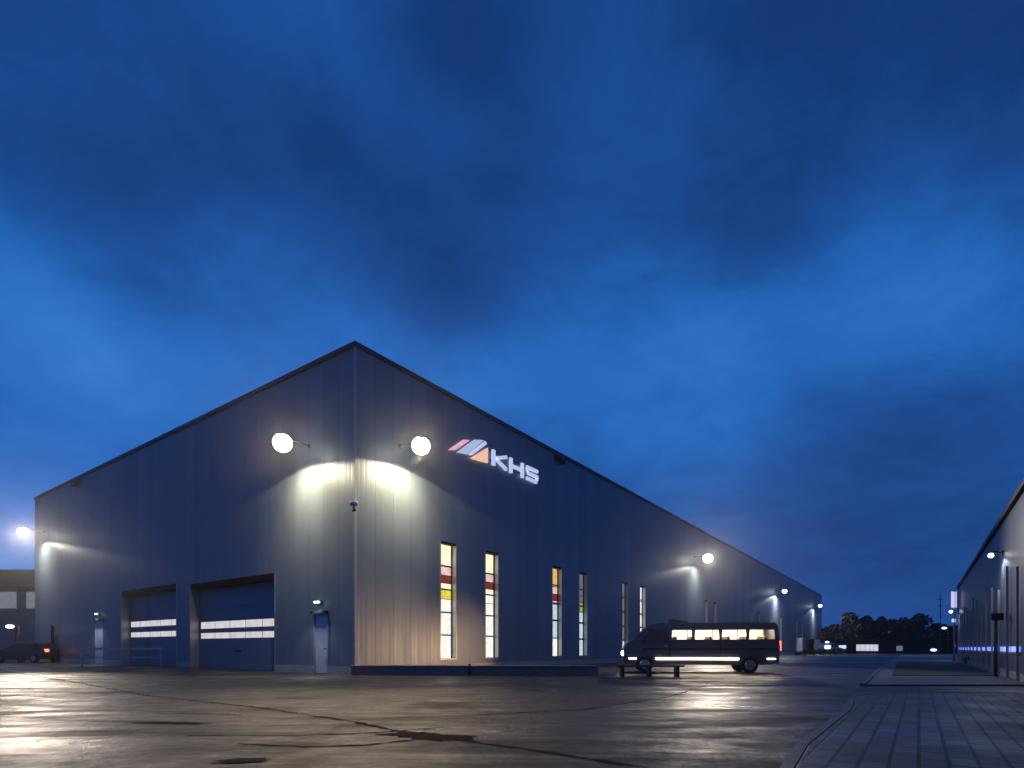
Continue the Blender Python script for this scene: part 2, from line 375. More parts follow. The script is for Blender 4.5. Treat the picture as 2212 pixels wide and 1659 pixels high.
# kerb edging along the near pavement
bm = bmesh.new()
ed = [(1.25,3.0),(1.9,4.0),(2.5,4.95),(3.05,5.83),(4.2,7.4),(5.5,9.17),(6.6,10.9),(7.1,11.7),(7.7,12.2),(8.5,12.5),(9.6,12.55)]
for (a, b) in zip(ed[:-1], ed[1:]):
    a, b = Vector(a), Vector(b); d = (b - a); L_ = d.length; d.normalize(); n = Vector((-d.y, d.x))
    m_ = max(1, round(L_ / .8))
    for k in range(m_):
        p = a + d * (L_ * k / m_ + .006); q = a + d * (L_ * (k+1) / m_ - .006)
        pts = [(p.x, p.y), (q.x, q.y), ((q + n * .10).x, (q + n * .10).y), ((p + n * .10).x, (p + n * .10).y)]
        prism(bm, pts, -.1, .062)
struct(obj('kerb', bm, 'kerb'))
def lane(d0, d1, s0, s1):   # strip parallel to the road, measured from the second hall's facade
    P0 = Vector((15.3, 16.9)); d = Vector((.584, .812)); n = Vector((-.812, .584))
    return [tuple(P0 + d * s + n * o) for s, o in ((s0, d0), (s1, d0), (s1, d1), (s0, d1))]
path_poly = [(9.75,15.6),(10.1,16.24),(14,22),(20,30.6),(31.8,47.5),(60,87),(70,87),(40,48),(33.2,41.3),(21,24.6),(14.9,16.2),(14.4,15.6)]
slab('far_pavement', path_poly, -.2, .05, 'path')
slab('verge', [(13.7,20.4),(17.5,20.3),(25.8,32),(33.0,42.0),(28.6,42.0),(21.7,32)], -.15, .075, 'verge')
bm = bmesh.new()
a, b = Vector((9.75,15.6)), Vector((31.8,47.5)); d = (b - a).normalized(); n = Vector((-d.y, d.x)); L_ = (b-a).length
for k in range(int(L_)):
    p = a + d * (k + .01); q = a + d * (k + .99)
    prism(bm, [(p.x,p.y),(q.x,q.y),(q.x+n.x*.14,q.y+n.y*.14),(p.x+n.x*.14,p.y+n.y*.14)], -.1, .075)
struct(obj('kerb', bm, 'kerb'))

# ------------------------------------------------------------------ main hall
hall = thing('industrial_hall', 'large grey metal-clad hall with tall narrow lit windows, its corner towards the yard', 'warehouse', HC, ANG)
RW = [('a', 4.85), ('a', 8.17), ('b', 14.65), ('c', 17.95), ('d', 24.5), ('e', 27.8), ('d', 44.3), ('f', 47.5), ('d', 64.0), ('f', 68.2), ('d', 83.5), ('d', 98.0), ('f', 104.0), ('d', 115.0)]
RW = [(k, s, 1.12) for k, s in RW]
WZ = (.53, 5.98)
gates = [('L', 5.5, 13.4, 0.0, 4.4, [(1.55, 1.84), (2.07, 2.42)]), ('L', 14.95, 22.3, 0.0, 4.55, [(1.72, 2.02), (2.35, 2.68)]),
         ('R', 34.0, 39.4, 0.0, 3.6, [(.62, .95), (1.22, 1.54)])]
doors = [('L', 1.68, 2.64, 2.45), ('L', 25.2, 26.6, 2.85), ('R', 31.1, 32.9, 2.3)]
def pierced(bm, side, length, height, holes):
    us = sorted({0, length, *[h[0] for h in holes], *[h[1] for h in holes]}); zs = sorted({0, height, *[h[2] for h in holes], *[h[3] for h in holes]})
    grid = {}
    def v(u, z):
        if (u, z) not in grid: grid[(u, z)] = bm.verts.new(loc_pt(side, u, 0, z))
        return grid[(u, z)]
    for u0, u1 in zip(us[:-1], us[1:]):
        for z0, z1 in zip(zs[:-1], zs[1:]):
            cu, cz = (u0+u1)/2, (z0+z1)/2
            if any(h[0] < cu < h[1] and h[2] < cz < h[3] for h in holes): continue
            bm.faces.new((v(u0,z0), v(u1,z0), v(u1,z1), v(u0,z1)))
bm = bmesh.new()
holesR = [(s, s+w, *WZ) for _, s, w in RW] + [(g[1], g[2], g[3], g[4]) for g in gates if g[0]=='R'] + [(d[1], d[2], 0, d[3]) for d in doors if d[0]=='R']
pierced(bm, 'R', LR, HH, holesR); obj('wall', bm, 'clad', hall, recalc=False)
bm = bmesh.new()
holesL = [(g[1], g[2], g[3], g[4]) for g in gates if g[0]=='L'] + [(d[1], d[2], 0, d[3]) for d in doors if d[0]=='L']
pierced(bm, 'L', LL, HH, holesL); obj('wall', bm, 'clad', hall, recalc=False)
bm = bmesh.new()
quad(bm, [(LR,0,0),(LR,LL,0),(LR,LL,HH),(LR,0,HH)]); quad(bm, [(0,LL,0),(LR,LL,0),(LR,LL,HH),(0,LL,HH)])
obj('wall', bm, 'clad', hall, recalc=False)
bm = bmesh.new(); quad(bm, [(0,0,HH-.3),(LR,0,HH-.3),(LR,LL,HH-.3),(0,LL,HH-.3)]); obj('roof', bm, 'farroof', hall)
bm = bmesh.new()
box(bm, (-.07,-.07,HH-.02), (LR+.05,.06,HH+.16)); box(bm, (-.07,.062,HH-.02), (.06,LL+.05,HH+.16))
obj('parapet_cap', bm, 'dark', hall)
bm = bmesh.new(); box(bm, (-.035,-.035,0), (.05,-.002,HH-.03)); box(bm, (-.035,-.001,0), (-.002,.05,HH-.03))
obj('corner_trim', bm, 'paintgrey', hall)
# dark ground-level plinth
def plinth(side, L, gaps):
    p = .05
    for a, b in sorted(gaps) + [(L, L)]:
        if a > p + .05:
            q0, q1 = loc_pt(side, p, .002, 0), loc_pt(side, a, .03, .30)
            bm = bmesh.new(); box(bm, tuple(map(min, q0, q1)), tuple(map(max, q0, q1))); obj('plinth', bm, 'concrete', hall)
        p = b
plinth('R', LR, [(h[0], h[1]) for h in holesR if h[2] == 0]); plinth('L', LL, [(h[0], h[1]) for h in holesL])

PAT = {  # panes from the top down: (fraction, fraction, material)
 'a': [(0,.18,'cream'),(.19,.265,'pink'),(.27,.335,'red'),(.34,.385,'cream'),(.395,.475,'yellow'),(.48,.59,'white'),(.60,.79,'white'),(.80,1,'white')],
 'b': [(0,.20,'amber'),(.21,.285,'pink'),(.29,.36,'red'),(.37,.40,'pink'),(.41,.58,'cool'),(.60,.79,'cool'),(.80,1,'white')],
 'c': [(0,.26,'dim'),(.27,.34,'dim'),(.35,.38,'dimgreen'),(.39,.46,'dimgreen'),(.47,.60,'cool'),(.61,.8,'cool'),(.81,1,'cool')],
 'd': [(0,.2,'dim'),(.21,.4,'dim'),(.41,.6,'dim'),(.61,.8,'dim'),(.81,1,'cool')],
 'e': [(0,.2,'bright'),(.21,.4,'bright'),(.41,.6,'white'),(.61,.8,'white'),(.81,1,'white')],
 'f': [(0,.3,'dim'),(.31,.6,'dim'),(.61,1,'dim')]}
def local_box(bm, side, s0, s1, d0, d1, z0, z1, mi=0):
    a, b = loc_pt(side, s0, d0, z0), loc_pt(side, s1, d1, z1)
    box(bm, tuple(map(min, a, b)), tuple(map(max, a, b)), mi)
for idx, (kind, s, w) in enumerate(RW):
    z0, z1 = WZ; dep = .32
    # frame: the reveal on four sides, cut into the wall
    bm = bmesh.new()
    local_box(bm, 'R', s-.03, s+.035, -dep, .015, z0-.03, z1+.03); local_box(bm, 'R', s+w-.035, s+w+.03, -dep, .015, z0-.03, z1+.03)
    local_box(bm, 'R', s+.036, s+w-.036, -dep, .015, z1-.06, z1+.03, 1); local_box(bm, 'R', s+.036, s+w-.036, -dep, .03, z0-.03, z0+.04)
    fr = obj('window_frame', bm, ['reveal', 'soffit_shade'], None)
    win = obj('window', (lambda b_: (local_box(b_, 'R', s+.036, s+.075, -dep+.02, -dep+.09, z0+.04, z1-.06),
                                     local_box(b_, 'R', s+w-.075, s+w-.036, -dep+.02, -dep+.09, z0+.04, z1-.06),
                                     [local_box(b_, 'R', s+.076, s+w-.076, -dep+.02, -dep+.08, z1-.06-(z1-z0-.1)*q-.035, z1-.06-(z1-z0-.1)*q+.035)
                                      for q in (.187,.393,.595,.795)], b_)[-1])(bmesh.new()), 'dark', hall)
    fr.parent = win; fr.name = 'frame'
    bm = bmesh.new(); mats = []; H_ = z1 - z0 - .1
    kk = kind
    pat = PAT[kk]
    if idx == 1: pat = [(a, b, 'white' if m == 'yellow' else m) for a, b, m in pat]
    last = 0
    for a, b, m in pat:
        if m not in mats: mats.append(m)
        quad(bm, [loc_pt('R', s+.04, -dep+.03, z1-.06-H_*a), loc_pt('R', s+w-.04, -dep+.03, z1-.06-H_*a),
                  loc_pt('R', s+w-.04, -dep+.03, z1-.06-H_*b), loc_pt('R', s+.04, -dep+.03, z1-.06-H_*b)], mats.index(m))
    obj('pane', bm, mats, win)
# sectional gates
for side, s0, s1, z0, z1, bands in gates:
    dep = .42
    bm = bmesh.new(); n = 7; e = (s1 - s0)
    for k in range(n):
        a, b = z0 + (z1-z0) * k / n, z0 + (z1-z0) * (k+1) / n - .018
        local_box(bm, side, s0+.06, s1-.06, -dep-.04, -dep, a+.003, b)
    local_box(bm, side, s0+.06, s1-.06, -dep-.05, -dep-.02, z0, z1)
    g = obj('gate', bm, 'gate', hall)
    bm = bmesh.new()
    local_box(bm, side, s0-.02, s0+.06, -dep, .02, z0, z1); local_box(bm, side, s1-.06, s1+.06, -dep, .05, z0, z1+.02)
    local_box(bm, side, s0+.061, s1-.061, -dep, .03, z1-.26, z1+.02, 1)  # lintel face deepened so its painted shadow shows
    obj('frame', bm, ['reveal', 'soffit_shade'], g)
    for a, b in bands:
        bm = bmesh.new(); np_ = 5 if side == 'L' else 4; wdt = (s1-s0-.5) / np_
        for k in range(np_):
            local_box(bm, side, s0+.25+wdt*k+.03, s0+.25+wdt*(k+1)-.03, -dep+.001, -dep+.012, a, b)
        obj('glazing', bm, 'gatelight', g)
    bm = bmesh.new(); local_box(bm, side, (s0+s1)/2-.3, (s0+s1)/2+.3, -dep+.001, -dep+.03, .9, .96); obj('handle', bm, 'dark', g)
# personnel doors
for side, s0, s1, zt in doors:
    bm = bmesh.new(); local_box(bm, side, s0+.06, s1-.06, -.08, -.03, .02, zt-.06)
    d = obj('door', bm, 'door', hall, bev=.005)
    bm = bmesh.new()
    local_box(bm, side, s0-.03, s0+.058, -.1, .02, 0, zt); local_box(bm, side, s1-.058, s1+.03, -.1, .02, 0, zt)
    local_box(bm, side, s0+.059, s1-.059, -.1, .02, zt-.058, zt+.02); obj('frame', bm, 'paintgrey', d)
    bm = bmesh.new(); local_box(bm, side, s0+.14, s0+.17, -.03, .03, 1.0, 1.06); local_box(bm, side, s0+.14, s0+.30, .03, .05, 1.01, 1.05); obj('handle', bm, 'steel', d)
    if side == 'R': continue
    bm = bmesh.new(); local_box(bm, side, s0-.03, s1+.03, .021, .16, zt+.03, zt+.13); obj('canopy', bm, 'dark', hall)
# small dark boxes under the eaves
for side, s in (('R', 15.4), ('L', 30.0)):
    bm = bmesh.new(); local_box(bm, side, s-.5, s+.5, .001, .22, HH-.45, HH-.12); local_box(bm, side, s-.4, s+.4, .221, .26, HH-.4, HH-.2)
    v = tag(obj('vent_box', bm, 'dark'), 'small dark vent box high under the eaves of the %s wall' % ('road-side' if side == 'R' else 'gate-side'), 'vent')
    v.location = HC; v.rotation_euler = (0, 0, ANG)

# ------------------------------------------------------------------ floodlights on arms
def spot(name, loc, direction, power, size, blend, col, radius, parent=None):
    ld = bpy.data.lights.new(name, 'SPOT'); ld.energy = power; ld.spot_size = R(size); ld.spot_blend = blend
    ld.color = col; ld.shadow_soft_size = radius
    o = bpy.data.objects.new(name, ld); COL.objects.link(o)
    o.location = loc; o.rotation_euler = Vector(direction).to_track_quat('-Z', 'Y').to_euler()
    if parent: o.parent = parent
    return o
def floodlight(side, s, z, d, lr, wall_w, yard_w, label, col=(1, .82, .50), lm='lens', base=None, out=None, aim=None, cone=112, tilt=.7):
    """local frame: +x outward from the wall, z up, origin at the wall mount"""
    if base is None:
        base = hall_pt(side, s, 0, z); out = -DL if side == 'R' else -DR
    f = thing('floodlight', label, 'floodlight', base, math.atan2(out.y, out.x), 'floodlights on arms along the walls')
    bm = bmesh.new(); box(bm, (0.002,-.06,.02), (.05,.06,.2), 0, .01); tube(bm, (.05,0,.12), (d-.18,0,.12), .018)
    obj('bracket', bm, 'housing', f)
    bm = bmesh.new()
    box(bm, (d-.22,-lr*.6,.12), (d+lr*.6,lr*.6,.20), 0, .02)
    for k in range(4): box(bm, (d-.15+k*.07,-lr*.5,.201), (d-.135+k*.07,lr*.5,.24))
    obj('housing', bm, 'housing', f)
    bm = bmesh.new(); bmesh.ops.create_uvsphere(bm, u_segments=24, v_segments=14, radius=1)
    for v in bm.verts: v.co = Vector((d + v.co.x * lr, v.co.y * lr, .09 - lr*.55 + v.co.z * lr * .95))
    for fc in bm.faces: fc.smooth = True
    obj('lens', bm, lm, f)  # globe oversized so its glow fills the glare disc
    L0 = (d, 0, -lr * 1.35)
    if wall_w:
        spot('wall_wash_light', L0, (0, 0, -1), wall_w * .62, 163, .10, col, .12, f)
        spot('wall_wash_light', L0, (-.55, 0, -1), wall_w * .95, 118, 1.0, col, .12, f)
    if yard_w:
        av = Vector((1, 0, 0)) if aim is None else Matrix.Rotation(-math.atan2(out.y, out.x), 3, 'Z') @ Vector((*aim, 0)).normalized()
        spot('yard_light', Vector((d, 0, -lr*.5)) + av * (lr * 1.35), av + Vector((0, 0, -tilt)), yard_w, cone, .7, (col[0], col[1]*.88, col[2]*.86), .25, f)
    return f
floodlight('L', 2.95, 9.45, 1.25, .38, 900, 1250, 'blazing warm floodlight left of the hall corner, high on the gate wall', aim=(.38, -.92), cone=64, tilt=.42)
floodlight('R', 2.35, 9.5, 1.25, .38, 900, 1250, 'blazing warm floodlight on a short arm between the hall corner and the company sign', aim=(.16, -.99), cone=64, tilt=.42)
floodlight('L', 36.8, 9.9, 1.3, .36, 650, 12000, 'bright floodlight at the far left end of the gate wall, beyond both gates', (1, .94, .74), aim=(.665, -.745), cone=19, tilt=.235)
floodlight('R', 41.2, 9.9, 1.3, .46, 650, 6500, 'bright floodlight halfway along the road wall, right of the pair of lit windows', (1, .94, .76), aim=(-.28, -.96), cone=36, tilt=.24)
floodlight('R', 79.8, 9.8, 1.3, .34, 1300, 4000, 'smaller looking distant floodlight far along the road wall, second from its end', (.9, .92, 1), 'lensdim')
floodlight('R', 118.0, 9.9, 1.3, .34, 1300, 2500, 'farthest and smallest looking floodlight at the end of the road wall', (.9, .92, 1), 'lensdim')

# lamps over the doors
def door_lamp(side, s, z, label, power):
    base = hall_pt(side, s, 0, z); out = -DL if side == 'R' else -DR
    f = thing('wall_lamp', label, 'wall lamp', base, math.atan2(out.y, out.x), 'small lamps over the doors')
    bm = bmesh.new(); box(bm, (.002,-.16,-.09), (.12,.16,.09), 0, .02); tube(bm, (.12,.05,0), (.26,.05,.04), .02); obj('housing', bm, 'steel', f)
    bm = bmesh.new(); tube(bm, (.2,-.13,-.01), (.2,.13,-.01), .05); obj('lens', bm, M['door_lens'], f)
    spot('lamp_light', (.24,0,-.08), (.25,0,-1), power, 120, .6, (.9, .95, 1), .05, f)
M['door_lens'] = lens('door_lens', (.85, .92, 1), 2.2)
door_lamp('L', 2.2, 2.95, 'small white lamp over the pale door near the hall corner', 110)
door_lamp('L', 25.9, 3.3, 'small lamp over the far left pale door beyond the gates', 160)
door_lamp('R', 32.0, 2.6, 'small lamp over the pale door on the road wall, behind the added minibus', 20)

# security camera at the corner
t = thing('security_camera', 'small white security camera on the hall corner below the floodlights', 'camera', HC + Vector((0,0,6.58)), ANG)
bm = bmesh.new(); box(bm, (-.10,-.10,-.06), (-.036,-.036,.10), 0, .01); tube(bm, (-.08,-.08,0), (-.25,-.25,.02), .03); obj('bracket', bm, 'steel', t)
bm = bmesh.new(); tube(bm, (-.16,-.36,.04), (-.36,-.16,.04), .09); tube(bm, (-.26,-.26,-.02), (-.26,-.26,-.2), .07, .05); obj('housing', bm, 'door', t)
bm = bmesh.new(); bmesh.ops.create_uvsphere(bm, u_segments=14, v_segments=8, radius=.075)
for v in bm.verts: v.co += Vector((-.26,-.26,-.21))
obj('lens', bm, 'glass', t)

# ------------------------------------------------------------------ sign on the road wall
def wall_xy(u, v):
    """position on the road wall (metres along, metres up) of the sign's outline points"""
    k = (u - 1106) / 1222; s = (k * HC.y - HC.x) / (.584 - .812 * k); Y = HC.y + .812 * s
    return s, EYE + (1400 - v) / 1222 * Y
sign = thing('wall_sign', 'lit company sign of a slanted emblem and three white letters high on the road wall', 'sign', HC, ANG)
def sign_part(name, pts, m, lab=None, d0=.05, d1=.14):
    bm = bmesh.new()
    lo = [bm.verts.new((s, -d0, z)) for s, z in pts]; hi = [bm.verts.new((s, -d1, z)) for s, z in pts]
    n = len(pts); bm.faces.new(hi); bm.faces.new(lo[::-1])
    for k in range(n): bm.faces.new((lo[k], lo[(k+1)%n], hi[(k+1)%n], hi[k]))
    o = obj(name, bm, m, sign)
    if lab: o['label'] = lab
    return o
A = lambda *p: [wall_xy(*q) for q in p]
sign_part('emblem_bar', A((966,973),(980,973),(1011,952),(997,951)), 'logo_pink', 'pink slanted bar of the emblem')
sign_part('emblem_bar', A((984,978),(1008,982),(1041,952),(1021,951)), 'logo_grey', 'wide pale blue slanted bar of the emblem')
sign_part('emblem_bar', A((1010,983),(1016,984),(1048,960),(1044,954)), 'logo_white', 'thin white slanted bar of the emblem')
sign_part('emblem_triangle', A((1013,991),(1050,1001),(1050,968)), 'logo_orange', 'orange triangle of the emblem')
# letters drawn in wall metres: each stroke a bar
s0, zt = wall_xy(1060, 984); s1, _ = wall_xy(1165, 1010)
zt0 = wall_xy(1062, 983)[1]; zb0 = wall_xy(1062, 1010)[1]
LH = .80; zb = wall_xy(1064, 990)[1] - LH / 2
lw = (s1 - s0) / 3
def stroke(bm, x0, z0, x1, z1, w=.17):
    a, b = Vector((x0, z0)), Vector((x1, z1)); d = (b-a).normalized(); n = Vector((-d.y, d.x)) * w / 2
    P4 = [a-n, b-n, b+n, a+n]
    lo = [bm.verts.new((p.x, -.05, p.y)) for p in P4]; hi = [bm.verts.new((p.x, -.16, p.y)) for p in P4]
    bm.faces.new(hi); bm.faces.new(lo[::-1])
    for k in range(4): bm.faces.new((lo[k], lo[(k+1)%4], hi[(k+1)%4], hi[k]))
ww = lw * .74
x = s0 + .10; bm = bmesh.new(); stroke(bm, x, zb, x, zb+LH, .22); stroke(bm, x+.12, zb+LH*.5, x+ww, zb+LH-.07); stroke(bm, x+.12, zb+LH*.5, x+ww, zb+.07); obj('letter', bm, 'logo_white', sign)['label'] = 'white letter K'
x = s0 + lw + .10; bm = bmesh.new(); stroke(bm, x, zb, x, zb+LH, .22); stroke(bm, x+ww*.95, zb, x+ww*.95, zb+LH, .22); stroke(bm, x+.112, zb+LH*.5, x+ww*.95-.112, zb+LH*.5); obj('letter', bm, 'logo_white', sign)['label'] = 'white letter H'
x = s0 + 2*lw + .06; bm = bmesh.new(); e = ww; q = LH
stroke(bm, x, zb+.09, x+e-.1, zb+.09); stroke(bm, x+e-.08, zb+.178, x+e-.08, zb+q*.5-.088); stroke(bm, x+.1, zb+q*.5, x+e, zb+q*.5)
stroke(bm, x+.09, zb+q*.5+.088, x+.09, zb+q-.178); stroke(bm, x, zb+q-.09, x+e, zb+q-.09); obj('letter', bm, 'logo_white', sign)['label'] = 'white letter S'
bm = bmesh.new()
for zz_ in (zb+.25, zb+.75): box(bm, (s0-.1, -.049, zz_-.02), (s1+.1, -.002, zz_+.02))
obj('mounting_rail', bm, 'dark', sign)

# ------------------------------------------------------------------ low wall, post and bench
bm = bmesh.new(); box(bm, (-6.25,22.0,0), (3.35,22.35,.30)); 
lw_ = thing('low_wall', 'long low concrete kerb wall in front of the hall corner and first windows', 'low wall', (0,0,0))
obj('wall_body', bm, 'brownstone', lw_, bev=.01)
bm = bmesh.new()
for k in range(8): box(bm, (-6.3+k*1.2+.006,21.95,.302), (-6.3+(k+1)*1.2-.006,22.4,.37), 0, .008)
obj('coping', bm, 'brownstone', lw_)
t = thing('short_post', 'short dark post standing in front of the low concrete wall', 'post', (-1.63,21.7,0))
bm = bmesh.new(); tube(bm, (0,0,0), (0,0,.42), .05); obj('shaft', bm, 'dark', t)
bm = bmesh.new(); tube(bm, (0,0,.421), (0,0,.48), .065, .03); obj('cap', bm, 'steel', t)
t = thing('bench', 'long dark backless bench standing in the yard in front of the added minibus', 'bench', (5.0,20.6,0), .02)
bm = bmesh.new()
for k in range(3): box(bm, (-1.22,-.24+k*.165,.37), (1.22,-.24+k*.165+.15,.43), 0, .008)
obj('seat', bm, 'wood', t)
for x in (-1.0, -.02, 1.0):
    bm = bmesh.new(); box(bm, (x-.045,-.2,0), (x+.045,.2,.368), 0, .01); obj('leg', bm, 'dark', t)
bm = bmesh.new(); box(bm, (-.954,-.03,.12), (.954,.03,.17)); obj('stretcher', bm, 'dark', t)

# ------------------------------------------------------------------ vehicles
def profile_body(bm, prof, half, mi=0, tum=.0):
    """extrude a side outline (x,z) across the width; tum pulls the upper part in"""
    zmax = max(z for _, z in prof)
    def y(z): return half - tum * max(0, (z - 1.0) / (zmax - 1.0))
    a = [bm.verts.new((x, -y(z), z)) for x, z in prof]; b = [bm.verts.new((x, y(z), z)) for x, z in prof]
    n = len(prof); bm.faces.new(a); bm.faces.new(b[::-1])
    for k in range(n): bm.faces.new((a[k], b[k], b[(k+1)%n], a[(k+1)%n]))
def wheel(parent, x, y, r, w=.22):
    s = 1 if y > 0 else -1
    bm = bmesh.new(); tube(bm, (x, y - w/2, r), (x, y + w/2, r), r, n=28)
    o = obj('wheel', bm, 'rubber', parent, bev=.02)
    bm = bmesh.new(); tube(bm, (x, y + s*(w/2+.002), r), (x, y + s*(w/2+.018), r), r*.62, r*.55, n=20)
    obj('rim', bm, 'rim', o)
# minibus added to carry the bands of passing light trails: local +x is forward
standin_bus = thing('minibus', 'added dark minibus, lit windows and headlamps standing in for light trails, beside the road wall', 'minibus', (8.15, 25.0, 0), math.pi - .16)
prof = [(-3.15,.42),(-3.2,1.1),(-3.12,2.0),(-3.0,2.12),(1.7,2.14),(2.15,2.0),(2.75,1.42),(3.1,1.22),(3.2,.95),(3.2,.42),(2.68,.34),(2.6,.62),(2.3,.75),(2.0,.62),(1.92,.34),(-1.62,.34),(-1.72,.62),(-2.0,.75),(-2.3,.62),(-2.4,.34)]
WX = ((-3.0,-1.98),(-1.88,-.88),(-.78,.22),(.32,1.17)); WB, WT = 1.42, 1.82
def yb(z): return 1.0 - .07 * max(0, (z-1.0)/1.14) + .006
bm = bmesh.new(); rings = []
for sg in (-1, 1):
    outer = [bm.verts.new((x, sg*(yb(z)-.006), z)) for x, z in prof]; es = [bm.edges.new((outer[k], outer[(k+1)%len(outer)])) for k in range(len(outer))]
    for x0, x1 in WX:
        h_ = [bm.verts.new((x, sg*(yb(z)-.006), z)) for x, z in ((x0,WB),(x1,WB),(x1-.03,WT),(x0+.03,WT))]
        es += [bm.edges.new((h_[k], h_[(k+1)%4])) for k in range(4)]
    bmesh.ops.triangle_fill(bm, use_beauty=True, use_dissolve=False, edges=es, normal=(0, sg, 0)); rings.append(outer)
for k in range(len(prof)):
    bm.faces.new((rings[0][k], rings[1][k], rings[1][(k+1)%len(prof)], rings[0][(k+1)%len(prof)]))
obj('body', bm, 'vanpaint', standin_bus)
bm = bmesh.new(); box(bm, (-3.0,-.3,1.98), (1.3,.3,2.03)); obj('band_light', bm, 'bandglow', standin_bus)  # glowing panel added to fill the window band with light
bm = bmesh.new(); box(bm, (-3.05,-.88,.5), (1.3,.88,.56)); obj('cabin_floor', bm, 'paintgrey', standin_bus)
for x in (-2.75,-2.0,-1.25,-.5,.25,.95):
    for y in (-.6,-.2,.35):
        bm = bmesh.new(); box(bm, (x-.06,y-.16,.9), (x+.05,y+.16,1.56), 0, .03); box(bm, (x-.05,y-.18,.85), (x+.4,y+.18,.95), 0, .02); obj('seat', bm, 'wood', standin_bus)
for x0, x1 in WX:
    bm = bmesh.new(); n_ = 14
    pv_ = [(x0-.03 + (x1-x0+.06)*k/n_, -.86 + .03*(k % 2)) for k in range(n_+1)]
    for p, q in zip(pv_[:-1], pv_[1:]): quad(bm, [(p[0],p[1],WB-.08), (q[0],q[1],WB-.08), (q[0],q[1],WT+.06), (p[0],p[1],WT+.06)])
    obj('reflector_curtain', bm, 'reflector_curtain', standin_bus)  # pale cloth added as a reflector to brighten the windows
for sg in (-1, 1):
    for x0, x1 in WX:
        bm = bmesh.new(); box(bm, (x0-.03,sg*yb(1.6)-.012,WB-.04), (x1+.03,sg*yb(1.6)+.008,WB-.005)); obj('window_trim', bm, 'rubber', standin_bus)
    bm = bmesh.new(); quad(bm, [(1.28,sg*yb(1.28),1.3),(2.45,sg*yb(1.28),1.3),(2.05,sg*yb(1.84),1.84),(1.28,sg*yb(1.84),1.84)]); obj('cab_window', bm, 'glass', standin_bus)
    bm = bmesh.new(); box(bm, (3.05,sg*.86-.13,.72), (3.23,sg*.86+.13,.92), 0, .03); obj('headlamp', bm, 'headlamp', standin_bus)
    bm = bmesh.new(); box(bm, (-3.24,sg*.9-.07,.95), (-3.17,sg*.9+.07,1.35), 0, .01); obj('tail_lamp', bm, 'tail', standin_bus)
    bm = bmesh.new(); box(bm, (-1.55,sg*1.012-.012,.56), (1.85,sg*1.012+.012,.64)); obj('trail_strip', bm, 'trailglow', standin_bus)  # long glowing strip added to stand for the lower light trail
    for x in (-2.8, 2.85):
        bm = bmesh.new(); box(bm, (x-.2,sg*1.012-.012,.58), (x+.12,sg*1.012+.012,.62)); obj('trail_marker', bm, 'trailglow', standin_bus)  # glowing ends added to lengthen the trail strip
    bm = bmesh.new(); box(bm, (-3.1,sg*1.0-.015,.98), (2.4,sg*1.0+.015,1.04)); obj('trim_strip', bm, 'dark', standin_bus)
    bm = bmesh.new(); box(bm, (2.25,sg*1.14-.09,1.3), (2.35,sg*1.14+.09,1.58), 0, .02); obj('mirror', bm, 'dark', standin_bus)
    for xd in (1.24, -.82):
        bm = bmesh.new(); box(bm, (xd-.012,sg*1.002-.01,.5), (xd+.012,sg*1.002+.008,1.25)); obj('door_seam', bm, 'rubber', standin_bus)
    bm = bmesh.new(); box(bm, (1.3,sg*1.01-.012,1.12), (1.5,sg*1.01+.012,1.16)); obj('door_handle', bm, 'rim', standin_bus)
    wheel(standin_bus, 2.3, sg*.9, .34); wheel(standin_bus, -2.0, sg*.9, .34)
    spot('headlamp_light', (3.3, sg*.86, .82), (1, .13 + .13*sg, .03), 1400, 44, 1.0, (1, .56, .28), .2, standin_bus)
bm = bmesh.new(); quad(bm, [(2.24,-.8,1.93),(2.24,.8,1.93),(2.80,.9,1.42),(2.80,-.9,1.42)]); obj('windscreen', bm, 'glass', standin_bus)
# parked estate car at the far left, red tail lamps added in place of a light trail
car = thing('parked_car', 'dark parked car, lit red tail lamps added in place of a light trail, at the far left edge of the yard', 'car', (-35.5, 41.5, 0), math.pi - .1)
prof = [(-2.15,.38),(-2.2,.8),(-2.1,1.0),(-1.75,1.38),(-1.3,1.46),(.2,1.44),(.95,.98),(1.9,.82),(2.15,.62),(2.15,.32),(1.75,.25),(1.66,.5),(1.4,.62),(1.12,.5),(1.04,.25),(-1.0,.25),(-1.1,.5),(-1.35,.62),(-1.62,.5),(-1.7,.25)]
bm = bmesh.new(); profile_body(bm, prof, .88, 0, .2); obj('body', bm, 'carpaint', car, bev=.04)
for sg in (-1, 1):
    bm = bmesh.new(); y1, y2 = .89*sg, .745*sg
    quad(bm, [(-1.75,y1,1.0),(.75,y1,1.0),(.15,y2,1.38),(-1.55,y2,1.38)]); obj('side_window', bm, 'glass', car)
    bm = bmesh.new(); box(bm, (-2.24,sg*.68-.14,.78), (-2.12,sg*.68+.14,.98), 0, .02); obj('tail_lamp', bm, 'tail', car)
    bm = bmesh.new(); box(bm, (2.05,sg*.62-.15,.6), (2.18,sg*.62+.15,.72), 0, .02); obj('headlamp', bm, 'glass', car)
    wheel(car, 1.4, sg*.8, .31); wheel(car, -1.35, sg*.8, .31)

